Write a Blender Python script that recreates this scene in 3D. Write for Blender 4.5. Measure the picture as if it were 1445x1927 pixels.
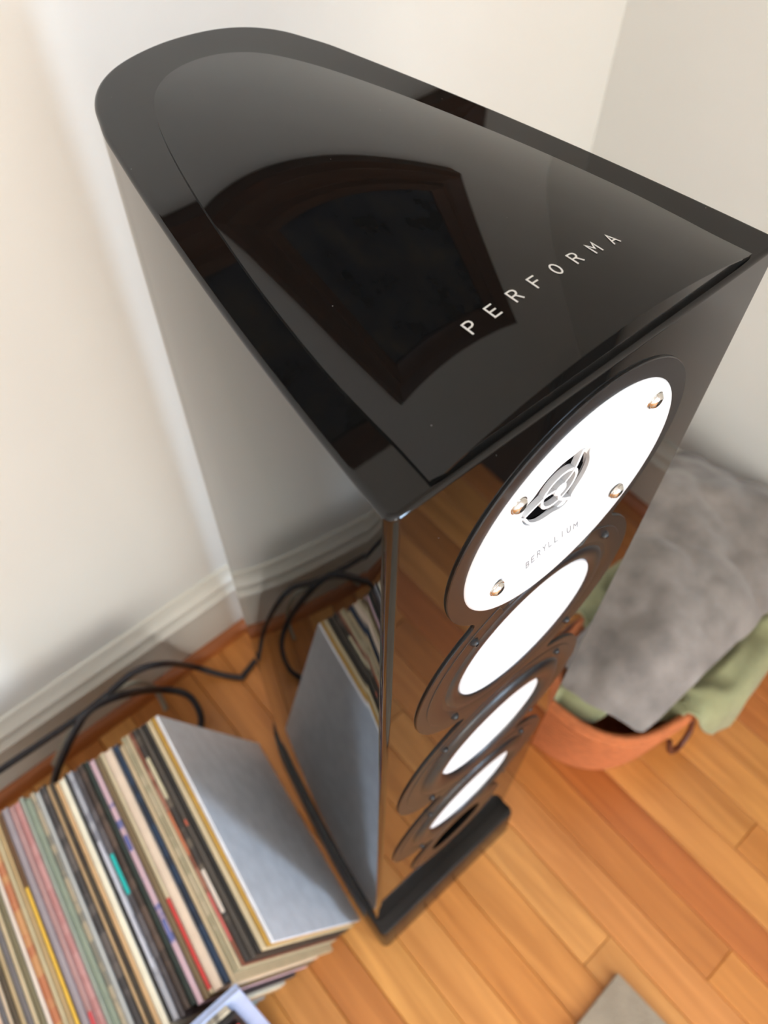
import bpy, bmesh, math, random
from mathutils import Vector, Matrix, noise
from math import sin, cos, pi, sqrt, radians, exp

for o in list(bpy.data.objects):
    bpy.data.objects.remove(o, do_unlink=True)
scene = bpy.context.scene
C = scene.collection
random.seed(11)

# ------------------------------------------------------------------ camera
CAM = Vector((-0.2327, -0.1167, 1.3398))
YAW, PITCH, ROLL, FPX = 0.7311, 0.9704, 0.0193, 1510.4
fw = Vector((sin(YAW) * cos(PITCH), cos(YAW) * cos(PITCH), -sin(PITCH)))
r0 = Vector((cos(YAW), -sin(YAW), 0))
u0 = r0.cross(fw)
rr = r0 * cos(ROLL) + u0 * sin(ROLL)
uu = -r0 * sin(ROLL) + u0 * cos(ROLL)
cd = bpy.data.cameras.new('camera')
cam = bpy.data.objects.new('camera', cd)
C.objects.link(cam)
M = Matrix.Identity(4)
for i in range(3):
    M[i][0] = rr[i]; M[i][1] = uu[i]; M[i][2] = -fw[i]; M[i][3] = CAM[i]
cam.matrix_world = M
cd.sensor_fit = 'VERTICAL'
cd.sensor_height = 36.0
cd.lens = FPX / 1927 * 36.0
cd.clip_start = 0.01
cd.dof.use_dof = True
cd.dof.focus_distance = 0.40
cd.dof.aperture_fstop = 7.6
scene.camera = cam

# ------------------------------------------------------------------ world, window light, exposure
XR, YB = 0.80, 0.561            # right wall, back wall
XL, YF, ZC = -2.9, -4.4, 2.55   # left wall, front wall, ceiling
world = bpy.data.worlds.new('sky'); scene.world = world
world.use_nodes = True
bg = world.node_tree.nodes['Background']
bg.inputs[0].default_value = (0.62, 0.74, 1.0, 1)
bg.inputs[1].default_value = 1.0

def area(name, loc, rot, sx, sy, power, col):
    l = bpy.data.lights.new(name, 'AREA'); l.shape = 'RECTANGLE'
    l.size = sx; l.size_y = sy; l.energy = power; l.color = col
    o = bpy.data.objects.new(name, l); C.objects.link(o)
    o.location = loc; o.rotation_euler = rot
    return o
WIN_R = (-3.20, -2.10, 0.60, 1.90)    # y0,y1,z0,z1 in the right wall
WIN_F = (-2.10, -0.50, 0.70, 2.20)    # x0,x1,z0,z1 in the front wall
area('window_right_offscreen', (XR + 0.10, (WIN_R[0] + WIN_R[1]) / 2, 1.25), (radians(90), 0, radians(90)), 1.1, 1.30, 240, (0.58, 0.77, 1.0))
area('window_front_offscreen', ((WIN_F[0] + WIN_F[1]) / 2, YF - 0.10, 1.45), (radians(90), 0, 0), 1.6, 1.5, 100, (1.0, 0.97, 0.90))

vs = scene.view_settings
vs.view_transform = 'Standard'; vs.look = 'None'; vs.gamma = 1.0; vs.use_curve_mapping = False
vs.exposure = -0.02

# ------------------------------------------------------------------ materials
def srgb(r, g, b):
    f = lambda c: (c / 255 / 12.92) if c / 255 <= 0.04045 else ((c / 255 + 0.055) / 1.055) ** 2.4
    return (f(r), f(g), f(b), 1)
MATS = {}
def mat(name, col, rough=0.5, metal=0.0, var=0.0, scale=20.0, bump=0.0, bscale=200.0, spec=0.5, coat=0.0, sheen=0.0, stretch=(1, 1, 1)):
    if name in MATS: return MATS[name]
    m = bpy.data.materials.new(name); m.use_nodes = True; MATS[name] = m
    nt = m.node_tree; b = nt.nodes['Principled BSDF']
    b.inputs['Base Color'].default_value = col
    b.inputs['Roughness'].default_value = rough
    b.inputs['Metallic'].default_value = metal
    b.inputs['Specular IOR Level'].default_value = spec
    b.inputs['Coat Weight'].default_value = coat
    b.inputs['Sheen Weight'].default_value = sheen
    if var or bump:
        tc = nt.nodes.new('ShaderNodeTexCoord'); mp = nt.nodes.new('ShaderNodeMapping')
        mp.inputs['Scale'].default_value = stretch
        nt.links.new(tc.outputs['Object'], mp.inputs[0])
    if var:
        n = nt.nodes.new('ShaderNodeTexNoise'); n.inputs['Scale'].default_value = scale; n.inputs['Detail'].default_value = 4
        nt.links.new(mp.outputs[0], n.inputs['Vector'])
        mx = nt.nodes.new('ShaderNodeMix'); mx.data_type = 'RGBA'
        mx.inputs[6].default_value = tuple(max(0, c * (1 - var)) for c in col[:3]) + (1,)
        mx.inputs[7].default_value = tuple(min(1, c * (1 + var)) for c in col[:3]) + (1,)
        mr = nt.nodes.new('ShaderNodeMapRange'); mr.inputs[1].default_value = 0.33; mr.inputs[2].default_value = 0.67
        nt.links.new(n.outputs['Fac'], mr.inputs[0])
        nt.links.new(mr.outputs[0], mx.inputs[0]); nt.links.new(mx.outputs[2], b.inputs['Base Color'])
    if bump:
        n2 = nt.nodes.new('ShaderNodeTexNoise'); n2.inputs['Scale'].default_value = bscale; n2.inputs['Detail'].default_value = 3
        nt.links.new(mp.outputs[0], n2.inputs['Vector'])
        bp = nt.nodes.new('ShaderNodeBump'); bp.inputs['Strength'].default_value = bump; bp.inputs['Distance'].default_value = 0.002
        nt.links.new(n2.outputs['Fac'], bp.inputs['Height']); nt.links.new(bp.outputs[0], b.inputs['Normal'])
    return m

def gloss_black():
    m = mat('piano_black_lacquer', (0.0035, 0.0035, 0.0033, 1), 0.02, spec=0.32)
    nt = m.node_tree; b = nt.nodes['Principled BSDF']
    tc = nt.nodes.new('ShaderNodeTexCoord')
    v = nt.nodes.new('ShaderNodeTexVoronoi'); v.inputs['Scale'].default_value = 170
    nt.links.new(tc.outputs['Object'], v.inputs['Vector'])
    v2 = nt.nodes.new('ShaderNodeTexNoise'); v2.inputs['Scale'].default_value = 60
    nt.links.new(tc.outputs['Object'], v2.inputs['Vector'])
    lt = nt.nodes.new('ShaderNodeMath'); lt.operation = 'LESS_THAN'; lt.inputs[1].default_value = 0.05
    nt.links.new(v.outputs['Distance'], lt.inputs[0])
    gt = nt.nodes.new('ShaderNodeMath'); gt.operation = 'GREATER_THAN'; gt.inputs[1].default_value = 0.60
    nt.links.new(v2.outputs['Fac'], gt.inputs[0])
    mu = nt.nodes.new('ShaderNodeMath'); mu.operation = 'MULTIPLY'
    nt.links.new(lt.outputs[0], mu.inputs[0]); nt.links.new(gt.outputs[0], mu.inputs[1])
    mx = nt.nodes.new('ShaderNodeMix'); mx.data_type = 'RGBA'
    mx.inputs[6].default_value = (0.0035, 0.0035, 0.0033, 1); mx.inputs[7].default_value = (0.16, 0.15, 0.14, 1)
    nt.links.new(mu.outputs[0], mx.inputs[0]); nt.links.new(mx.outputs[2], b.inputs['Base Color'])
    return m

BLACK = gloss_black()
MATTE = mat('satin_black_plate', srgb(22, 21, 21), 0.36, spec=0.5)
RUBBER = mat('black_rubber', srgb(20, 21, 23), 0.36)
DARKIN = mat('dark_interior', srgb(14, 14, 15), 0.5)
WHITE = mat('white_ceramic', srgb(212, 212, 212), 0.4)
CONE = mat('white_cone', srgb(212, 213, 216), 0.45)
STEEL = mat('bright_steel', srgb(205, 203, 198), 0.18, 1.0)
DOME = mat('beryllium_dome', srgb(66, 64, 74), 0.3, 1.0)
SILVER = mat('silver_lettering', srgb(222, 220, 214), 0.35, 0.2)
GREYINK = mat('grey_print', srgb(122, 122, 124), 0.6)
WALL = mat('cream_wall_paint', srgb(229, 227, 220), 0.75, var=0.015, scale=3, bump=0.03, bscale=300)
CEIL = mat('white_ceiling_paint', srgb(240, 238, 233), 0.8, var=0.01, scale=3)
TRIMW = mat('white_trim_paint', srgb(226, 222, 210), 0.35, var=0.02, scale=8)
BOARDW = mat('off_white_baseboard_paint', srgb(226, 222, 210), 0.4, var=0.02, scale=6)
WFRAME = mat('window_white_paint', srgb(235, 233, 228), 0.4, var=0.01, scale=5)
CABLE = mat('black_cable_jacket', srgb(32, 30, 36), 0.45, var=0.1)
GCABLE = mat('grey_cable_jacket', srgb(160, 155, 140), 0.4, var=0.05)
FRAMEW = mat('dark_walnut_frame', srgb(84, 54, 36), 0.35, var=0.18, scale=14, stretch=(1, 1, 6))

def wood_floor():
    m = bpy.data.materials.new('orange_fir_planks'); m.use_nodes = True
    nt = m.node_tree; b = nt.nodes['Principled BSDF']
    b.inputs['Roughness'].default_value = 0.33
    oi = nt.nodes.new('ShaderNodeObjectInfo'); tc = nt.nodes.new('ShaderNodeTexCoord')
    add = nt.nodes.new('ShaderNodeVectorMath'); add.operation = 'ADD'
    sc = nt.nodes.new('ShaderNodeVectorMath'); sc.operation = 'SCALE'; sc.inputs['Scale'].default_value = 0.0
    cmb = nt.nodes.new('ShaderNodeCombineXYZ')
    mm = nt.nodes.new('ShaderNodeMath'); mm.operation = 'MULTIPLY'; mm.inputs[1].default_value = 37.0
    nt.links.new(oi.outputs['Random'], mm.inputs[0])
    for k in range(3): nt.links.new(mm.outputs[0], cmb.inputs[k])
    nt.links.new(tc.outputs['Object'], add.inputs[0]); nt.links.new(cmb.outputs[0], add.inputs[1])
    mp = nt.nodes.new('ShaderNodeMapping'); mp.inputs['Scale'].default_value = (28, 2.2, 28)
    nt.links.new(add.outputs[0], mp.inputs[0])
    n = nt.nodes.new('ShaderNodeTexNoise'); n.inputs['Scale'].default_value = 1.6; n.inputs['Detail'].default_value = 5; n.inputs['Distortion'].default_value = 0.6
    nt.links.new(mp.outputs[0], n.inputs['Vector'])
    cr = nt.nodes.new('ShaderNodeValToRGB')
    cr.color_ramp.elements[0].position = 0.30; cr.color_ramp.elements[0].color = (0.74, 0.66, 0.54, 1)
    cr.color_ramp.elements[1].position = 0.72; cr.color_ramp.elements[1].color = (1.12, 1.14, 1.12, 1)
    nt.links.new(n.outputs['Fac'], cr.inputs[0])
    mx = nt.nodes.new('ShaderNodeMix'); mx.data_type = 'RGBA'; mx.blend_type = 'MULTIPLY'; mx.inputs[0].default_value = 1.0
    nt.links.new(oi.outputs['Color'], mx.inputs[6]); nt.links.new(cr.outputs[0], mx.inputs[7])
    nt.links.new(mx.outputs[2], b.inputs['Base Color'])
    return m
FLOOR = wood_floor()
SHOE = mat('orange_fir_moulding', srgb(176, 102, 52), 0.4, var=0.15, scale=10, stretch=(1, 8, 8))
SUBFLOOR = mat('dark_subfloor', srgb(70, 40, 20), 0.8, var=0.1)

# ------------------------------------------------------------------ mesh helpers
def link(name, me, m, parent=None):
    o = bpy.data.objects.new(name, me); C.objects.link(o)
    if m: me.materials.append(m)
    if parent: o.parent = parent
    return o
def obj(name, bm, m, parent=None, smooth=None):
    bmesh.ops.recalc_face_normals(bm, faces=bm.faces)
    me = bpy.data.meshes.new(name); bm.to_mesh(me); bm.free()
    if smooth is not None:
        me.polygons.foreach_set('use_smooth', [True] * len(me.polygons))
        me.set_sharp_from_angle(angle=radians(smooth))
    return link(name, me, m, parent)
def empty(name, loc=(0, 0, 0)):
    o = bpy.data.objects.new(name, None); C.objects.link(o); o.location = loc
    o.empty_display_size = 0.05
    return o
def tag(o, label, cat, group=None):
    o['label'] = label; o['category'] = cat
    if group: o['group'] = group
    return o
def struct(o):
    o['kind'] = 'structure'; return o
def box(bm, x0, x1, y0, y1, z0, z1, bev=0.0, seg=2):
    r = bmesh.ops.create_cube(bm, size=1.0)
    vsx = r['verts']
    for v in vsx:
        v.co = Vector(((x0 + x1) / 2 + v.co.x * (x1 - x0), (y0 + y1) / 2 + v.co.y * (y1 - y0), (z0 + z1) / 2 + v.co.z * (z1 - z0)))
    if bev:
        es = list({e for v in vsx for e in v.link_edges})
        bmesh.ops.bevel(bm, geom=es, offset=bev, segments=seg, affect='EDGES', profile=0.5)
    return bm
def loft(bm, rings, close_ring=True, cap0=True, cap1=True):
    vr = [[bm.verts.new(p) for p in r] for r in rings]
    n = len(rings[0])
    for a, b in zip(vr[:-1], vr[1:]):
        for i in range(n if close_ring else n - 1):
            j = (i + 1) % n
            bm.faces.new((a[i], a[j], b[j], b[i]))
    if cap0: bm.faces.new(vr[0][::-1])
    if cap1: bm.faces.new(vr[-1])
    return vr
def lathe_y(bm, prof, cx, cz, n=64, closed_end=False):
    """revolve profile [(r, y)] about the axis x=cx, z=cz parallel to y; y is depth (negative = towards the room)."""
    rings = []
    for r, y in prof:
        rings.append([(cx + r * cos(2 * pi * k / n), y, cz + r * sin(2 * pi * k / n)) for k in range(n)])
    vr = [[bm.verts.new(p) for p in r] for r in rings]
    for a, b in zip(vr[:-1], vr[1:]):
        for i in range(n):
            j = (i + 1) % n
            bm.faces.new((a[i], a[j], b[j], b[i]))
    if closed_end: bm.faces.new(vr[-1])
    return bm
def tube(bm, pts, r, n=10, cap=True):
    pts = [Vector(p) for p in pts]
    rings = []; prev = None
    for i, p in enumerate(pts):
        t = (pts[min(i + 1, len(pts) - 1)] - pts[max(i - 1, 0)]).normalized()
        a = Vector((0, 0, 1)) if abs(t.z) < 0.9 else Vector((1, 0, 0))
        if prev is not None: a = prev
        s = (a - t * a.dot(t)).normalized(); prev = s
        b = t.cross(s)
        rings.append([p + (s * cos(2 * pi * k / n) + b * sin(2 * pi * k / n)) * r for k in range(n)])
    loft(bm, rings, True, cap, cap)
def catmull(P, m=10):
    P = [Vector(p) for p in P]; out = []
    Q = [P[0] * 2 - P[1]] + P + [P[-1] * 2 - P[-2]]
    for i in range(1, len(Q) - 2):
        for k in range(m):
            t = k / m
            a, b, c, d = Q[i - 1], Q[i], Q[i + 1], Q[i + 2]
            out.append(0.5 * ((2 * b) + (c - a) * t + (2 * a - 5 * b + 4 * c - d) * t * t + (3 * b - a - 3 * c + d) * t ** 3))
    out.append(P[-1]); return out
def interp(tab, x):
    if x <= tab[0][0]: return tab[0][1]
    for (a, va), (b, vb) in zip(tab[:-1], tab[1:]):
        if x <= b: return va + (vb - va) * (x - a) / (b - a)
    return tab[-1][1]
def text_mesh(s, size, spacing=1.0, bold=0.0):
    cu = bpy.data.curves.new('lettering_curve', 'FONT')
    cu.body = s; cu.size = size; cu.space_character = spacing; cu.align_x = 'CENTER'; cu.align_y = 'CENTER'
    cu.offset = bold; cu.resolution_u = 6
    o = bpy.data.objects.new('lettering_tmp', cu); C.objects.link(o)
    dg = bpy.context.evaluated_depsgraph_get(); dg.update()
    me = bpy.data.meshes.new_from_object(o.evaluated_get(dg))
    bpy.data.objects.remove(o, do_unlink=True)
    return me
def boolean_cut(o, cutters):
    for c in cutters:
        md = o.modifiers.new('cut', 'BOOLEAN'); md.operation = 'DIFFERENCE'; md.solver = 'EXACT'; md.object = c
    dg = bpy.context.evaluated_depsgraph_get(); dg.update()
    me = bpy.data.meshes.new_from_object(o.evaluated_get(dg))
    o.modifiers.clear()
    old = o.data; o.data = me; bpy.data.meshes.remove(old)
    me.polygons.foreach_set('use_smooth', [True] * len(me.polygons))
    me.set_sharp_from_angle(angle=radians(24))
    for c in cutters: bpy.data.objects.remove(c, do_unlink=True)
def wn(o):
    m = o.modifiers.new('weighted_normals', 'WEIGHTED_NORMAL'); m.keep_sharp = True; m.weight = 100

# ------------------------------------------------------------------ the room
def slab(name, x0, x1, y0, y1, z0, z1, m, holes=None):
    bm = bmesh.new()
    if holes is None: box(bm, x0, x1, y0, y1, z0, z1)
    else:
        for b in holes: box(bm, *b)
    return struct(obj(name, bm, m))
T = 0.12
slab('wall_back', XL - T, XR + T, YB, YB + T, 0, ZC, WALL)
x0, x1, z0, z1 = WIN_F
slab('wall_front', 0, 0, 0, 0, 0, 0, WALL, [(XL - T, x0, YF - T, YF, 0, ZC), (x1, XR + T, YF - T, YF, 0, ZC), (x0, x1, YF - T, YF, 0, z0), (x0, x1, YF - T, YF, z1, ZC)])
y0, y1, z0, z1 = WIN_R
slab('wall_right', 0, 0, 0, 0, 0, 0, WALL, [(XR, XR + T, YF, y0, 0, ZC), (XR, XR + T, y1, YB, 0, ZC), (XR, XR + T, y0, y1, 0, z0), (XR, XR + T, y0, y1, z1, ZC)])
slab('wall_left', XL - T, XL, YF, YB, 0, ZC, WALL)
slab('ceiling', XL - T, XR + T, YF - T, YB + T, ZC, ZC + 0.1, CEIL)
floor = slab('floor', XL - T, XR + T, YF - T, YB + T, -0.10, -0.012, SUBFLOOR)

def window(name, horiz, a0, a1, z0, z1, pos, sg):
    def bar(bm, a, b, c, d, t):
        p0, p1 = pos + sg * 0.03, pos + sg * (0.03 + t)
        if horiz: box(bm, a, b, min(p0, p1), max(p0, p1), c, d)
        else: box(bm, min(p0, p1), max(p0, p1), a, b, c, d)
    bm = bmesh.new()
    w = 0.05
    bar(bm, a0, a0 + w, z0, z1, 0.04); bar(bm, a1 - w, a1, z0, z1, 0.04)
    bar(bm, a0 + w, a1 - w, z0, z0 + w, 0.04); bar(bm, a0 + w, a1 - w, z1 - w, z1, 0.04)
    o = struct(obj(name, bm, WFRAME))
    bm = bmesh.new(); zm = (z0 + z1) / 2
    bar(bm, a0 + w, a1 - w, zm - 0.02, zm + 0.02, 0.035)
    obj('sash_rail', bm, WFRAME, o)
    bm = bmesh.new()
    q0, q1 = min(pos, pos - sg * 0.05), max(pos, pos - sg * 0.05)
    if horiz: box(bm, a0 - 0.05, a1 + 0.05, q0, q1, z0 - 0.03, z0)
    else: box(bm, q0, q1, a0 - 0.05, a1 + 0.05, z0 - 0.03, z0)
    obj('sill', bm, WFRAME, o)
window('window_1', False, *WIN_R, XR, 1)
window('window_2', True, *WIN_F, YF, -1)

# baseboards: flat board, moulded cap, wooden shoe moulding
BT = 0.014
CAPZ0, CAPZ1 = 0.132, 0.188
def run_profile(name, prof, along, a0, a1, base, sgn, m, parent=None):
    """prof = [(out, z)] ; out measured from the wall surface into the room."""
    bm = bmesh.new(); rings = []
    for a in (a0, a1):
        if along == 'x': rings.append([(a, base - out, z) for out, z in prof])
        else: rings.append([(base - out, a, z) for out, z in prof])
    loft(bm, rings)
    return obj(name, bm, m, parent, smooth=35)
board = [(0, 0), (BT, 0), (BT, CAPZ0), (0, CAPZ0)]
cap = [(0, CAPZ0), (0.022, CAPZ0), (0.024, CAPZ0 + 0.003), (0.024, CAPZ0 + 0.010), (0.021, CAPZ0 + 0.014), (0.0165, CAPZ0 + 0.020), (0.0155, CAPZ0 + 0.026),
       (0.0175, CAPZ0 + 0.028), (0.0175, CAPZ0 + 0.033), (0.013, CAPZ0 + 0.038), (0.008, CAPZ0 + 0.046), (0.006, CAPZ1), (0, CAPZ1)]
shoe = [(BT, 0)] + [(BT + 0.018 * cos(t), 0.020 * sin(t)) for t in [k * pi / 2 / 6 for k in range(7)]]
for nm, along, a0, a1, base, k in (('back', 'x', XL, XR, YB, 1), ('right', 'y', YF, YB - 0.024, XR, 2)):
    b = struct(run_profile('baseboard_' + nm, board, along, a0, a1, base, 1, BOARDW))
    run_profile('moulded_cap', cap, along, a0, a1, base, 1, TRIMW, b)
    struct(run_profile('trim_%d' % k, shoe, along, a0, a1 if k == 1 else YB - 0.032, base, 1, SHOE))

# floor planks, one object each, running towards the back wall
PITCH_P = 0.0608
cols = [srgb(214, 146, 76), srgb(220, 154, 82), srgb(208, 136, 68), srgb(224, 160, 90), srgb(202, 128, 64), srgb(216, 148, 80), srgb(212, 142, 74)]
pm = {}
def plank_mesh(w, L):
    key = (round(w, 4), round(L, 3))
    if key in pm: return pm[key]
    bm = bmesh.new()
    box(bm, -w / 2, w / 2, 0, L, -0.012, 0)
    es = [e for e in bm.edges if all(v.co.z > -0.001 for v in e.verts)]
    bmesh.ops.bevel(bm, geom=es, offset=0.0014, segments=1, affect='EDGES')
    bmesh.ops.recalc_face_normals(bm, faces=bm.faces)
    me = bpy.data.meshes.new('plank'); bm.to_mesh(me); bm.free(); me.materials.append(FLOOR)
    pm[key] = me; return me
prnd = random.Random(5)
ends = {1: [-0.229], 3: [-0.362], 2: [-1.3], 0: [0.2], 4: [-0.9], 5: [-0.62, 0.33]}
XS0 = 0.0135
nrow0 = math.floor((XL - XS0) / PITCH_P)
row = nrow0
while XS0 + row * PITCH_P < XR - 0.001:
    xa = max(XS0 + row * PITCH_P, XL); xb = min(XS0 + (row + 1) * PITCH_P, XR)
    near = -12 <= row <= 13
    cuts = ends.get(row, [prnd.uniform(-0.3, 0.5), prnd.uniform(-1.2, -0.5)] if near else [prnd.uniform(-1.6, 0.0)])
    ys = sorted([YF] + [round(c, 2) for c in cuts] + [YB])
    for ya, yb_ in zip(ys[:-1], ys[1:]):
        w = xb - xa - 0.0006
        if w < 0.004: continue
        o = bpy.data.objects.new('plank', plank_mesh(w, yb_ - ya - 0.0006)); C.objects.link(o)
        o.location = ((xa + xb) / 2, ya + 0.0003, 0); o.parent = floor
        c = prnd.choice(cols); k = prnd.uniform(0.92, 1.06)
        if row == 4: c = srgb(192, 112, 54)
        if row == 1: c = srgb(214, 150, 84)
        if row in (2,): c = srgb(214, 142, 78)
        o.color = (c[0] * k, c[1] * k, c[2] * k, 1)
    row += 1

# ------------------------------------------------------------------ the loudspeaker
H = 1.10
GROT = 55.0; GZ = 0.003
SP = empty('loudspeaker', (0, 0.17, 0))
tag(SP, 'tall glossy black floorstanding loudspeaker with white drivers, standing by the corner', 'loudspeaker')
def part(name, bm, m, parent=None, smooth=None):
    """speaker parts are modelled in world coordinates and re-based on the speaker's empty."""
    o = obj(name, bm, m, None, smooth)
    par = parent or SP
    off = Vector((0, 0.17, 0)) if parent is None else Vector((0, 0.17, 0))
    if parent is None:
        o.data.transform(Matrix.Translation(-off))
        o.parent = SP
    else:
        o.data.transform(Matrix.Translation(-off))
        o.parent = parent
    return o
QX = lambda y: .125 - .105 * y - .22 * y * y
REAR = [(.300, .0721), (.314, .0668), (.326, .0595), (.3365, .0493), (.3445, .0360), (.3495, .0195), (.3515, 0)]
OUT = [(y, QX(y)) for y in (0, .03, .06, .09, .12, .15, .18, .21, .24, .265, .285)] + REAR
def outline(tab, depth_front=0.0, corner=0.005, off=0.0, n=90):
    """closed plan outline, counter-clockwise from above, rounded front corners."""
    P = catmull([(w, y, 0) for y, w in tab] + [(-w, y, 0) for y, w in reversed(tab[:-1])], 8)
    P = [Vector((p.x, p.y)) for p in P]
    # replace the two sharp front corners by arcs
    c = corner
    def arc(cx, cy, a0, a1): return [Vector((cx + c * cos(a0 + (a1 - a0) * k / 6), cy + c * sin(a0 + (a1 - a0) * k / 6))) for k in range(7)]
    w0 = tab[0][1]
    body = [p for p in P if p.y > 0.0125]
    pts = arc(w0 - c - 0.0005, tab[0][0] + c, -pi / 2, 0) + body + arc(-w0 + c + 0.0005, tab[0][0] + c, pi, 1.5 * pi)
    if off:
        out = []
        m = len(pts)
        for i in range(m):
            t = (pts[(i + 1) % m] - pts[i - 1]).normalized(); nrm = Vector((t.y, -t.x))
            out.append(pts[i] + nrm * off)
        pts = out
    return pts
base = outline(OUT)
bm = bmesh.new(); rings = []
def ring(pts, z): return [(p.x, p.y, z) for p in pts]
rings.append(ring(outline(OUT, off=-0.001), 0.100)); rings.append(ring(base, 0.101))
rings.append(ring(base, H - 0.0026))
for k in range(1, 6):
    a = k / 5 * pi / 2
    rings.append(ring(outline(OUT, off=-0.0026 * (1 - cos(a))), H - 0.0026 + 0.0026 * sin(a)))
loft(bm, rings)
cab = part('cabinet', bm, BLACK, None, 24)
# driver positions on the baffle: (z, trim radius)
ZT, ZM, ZW1, ZW2, ZP = 1.0005, 0.852, 0.662, 0.467, 0.305
RT, RM, RW, RP = 0.0872, 0.0985, 0.107, 0.073
def cutters():
    cs = []
    for z, r in ((ZT, 0.0750), (ZM, 0.0715), (ZW1, 0.080), (ZW2, 0.080), (ZP, 0.040)):
        bm = bmesh.new()
        lathe_y(bm, [(r, -0.02), (r, 0.06)], 0, z, 72)
        bm.faces.new([v for v in bm.verts][:72]); bm.faces.new([v for v in bm.verts][72:])
        o = obj('cutter', bm, None); o.data.transform(Matrix.Translation((0, -0.17, 0))); o.parent = SP
        cs.append(o)
    return cs
bpy.context.view_layer.update()
boolean_cut(cab, cutters()); wn(cab)

# scalloped trim plate round all drivers
circ = [(ZT, RT), (ZM, RM), (ZW1, RW), (ZW2, RW), (ZP, RP)]
def sdf(x, z):
    k = 0.010; d = 9
    for zc, r in circ:
        e = math.hypot(x, z - zc) - r
        h = max(k - abs(d - e), 0) / k
        d = min(d, e) - h * h * k * 0.25
    return d
zs = []
ztop, zbot = ZT + RT, ZP - RP
N = 420
for i in range(N + 1):
    t = i / N
    zs.append(zbot + (ztop - zbot) * t)
zs += [ztop - (ztop - zbot) / N * f for f in (0.5, 0.2, 0.06, 0.01)] + [zbot + (ztop - zbot) / N * f for f in (0.5, 0.2, 0.06, 0.01)]
zs = sorted(set(zs))[1:-1]
half = []
for z in zs:
    lo, hi = 0.0, 0.13
    for _ in range(30):
        mid = (lo + hi) / 2
        if sdf(mid, z) < 0: lo = mid
        else: hi = mid
    half.append((lo, z))
pts = [(x, z) for x, z in half] + [(-x, z) for x, z in reversed(half)]
bm = bmesh.new()
loft(bm, [[(x, 0.002, z) for x, z in pts], [(x, -0.0008, z) for x, z in pts], [(x * 0.996, -0.0014, ZM + (z - ZM) * 0.9985) for x, z in pts]])
trim = part('trim_plate', bm, MATTE, None, 30)
boolean_cut(trim, cutters()); wn(trim)

# lid on top
LID = [(.0035, .1020), (.025, .0998), (.045, .0985), (.077, .0955), (.124, .0882), (.165, .0800), (.213, .0690), (.255, .0570), (.282, .0465), (.300, .0360), (.311, .0235), (.316, .012), (.3175, .004)]
LY1 = 0.3175
def lidw(y): return interp(LID, y)
STEP = 0.0014
def lidh(x, y):
    w = lidw(y)
    if w < 1e-5: return STEP * 0.3
    A = 0.0150 * max(0, 1 - (y / LY1) ** 2.2)
    return STEP + A * max(0.0, 1 - (x / w) ** 2)
sm = catmull([(w, y, 0) for y, w in LID], 10)
bm = bmesh.new(); grid = []
NU = 36
for p in sm:
    w = max(p.x, 0.0); y = p.y
    rowv = []
    for k in range(NU + 1):
        x = -w + 2 * w * k / NU
        A = 0.0150 * max(0, 1 - (y / LY1) ** 2.2)
        h = STEP + A * max(0.0, 1 - (x / w) ** 2 if w > 1e-6 else 0)
        rowv.append(bm.verts.new((x, y, H + h)))
    grid.append(rowv)
for a, b in zip(grid[:-1], grid[1:]):
    for k in range(NU): bm.faces.new((a[k], a[k + 1], b[k + 1], b[k]))
# skirt down to the rim
def skirt(line):
    low = [bm.verts.new((v.co.x, v.co.y, H - 0.001)) for v in line]
    for i in range(len(line) - 1): bm.faces.new((line[i], line[i + 1], low[i + 1], low[i]))
skirt(grid[0]); skirt(grid[-1]); skirt([g[0] for g in grid]); skirt([g[-1] for g in grid])
bmesh.ops.remove_doubles(bm, verts=bm.verts, dist=1e-5)
se = [e for e in bm.edges if len(e.link_faces) == 2 and e.calc_face_angle(0) > radians(50) and all(v.co.z > H and v.co.y < 0.0045 for v in e.verts)]
bmesh.ops.bevel(bm, geom=se, offset=0.0010, segments=3, affect='EDGES')
lid = part('top_panel', bm, BLACK, None, 38)
lid['label'] = 'arched glossy black lid with silver lettering'
# lettering on the lid
def stroke_letters(word, height, width, pitch, thick):
    """thin sans capitals made of strokes: returns polylines in a unit cell, laid out and centred."""
    G = {'P': [[(0, 0), (0, 1), (.55, 1), (.8, .92), (.9, .75), (.8, .56), (.55, .48), (0, .48)]],
         'E': [[(.85, 1), (0, 1), (0, 0), (.85, 0)], [(0, .52), (.75, .52)]],
         'R': [[(0, 0), (0, 1), (.55, 1), (.8, .92), (.9, .75), (.8, .57), (.55, .49), (0, .49)], [(.52, .49), (.92, 0)]],
         'F': [[(.85, 1), (0, 1), (0, 0)], [(0, .52), (.72, .52)]],
         'O': [[(.5 + .45 * cos(2 * pi * k / 20), .5 + .5 * sin(2 * pi * k / 20) * (1.0)) for k in range(21)]],
         'M': [[(0, 0), (0, 1), (.5, .42), (1, 1), (1, 0)]],
         'A': [[(0, 0), (.5, 1), (1, 0)], [(.17, .33), (.83, .33)]],
         'B': [[(0, 0), (0, 1), (.55, 1), (.82, .9), (.85, .75), (.75, .58), (.5, .52), (0, .52)], [(.5, .52), (.8, .44), (.9, .27), (.8, .08), (.55, 0), (0, 0)]],
         'Y': [[(0, 1), (.47, .5), (.94, 1)], [(.47, .5), (.47, 0)]],
         'L': [[(0, 1), (0, 0), (.75, 0)]],
         'I': [[(.4, 1), (.4, 0)]],
         'U': [[(0, 1), (0, .3), (.12, .08), (.45, 0), (.78, .08), (.9, .3), (.9, 1)]]}
    L = []
    n = len(word)
    for i, ch in enumerate(word):
        ox = (i - (n - 1) / 2) * pitch - width / 2
        for pl in G[ch]: L.append([(ox + x * width, (y - .5) * height) for x, y in pl])
    return L
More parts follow.
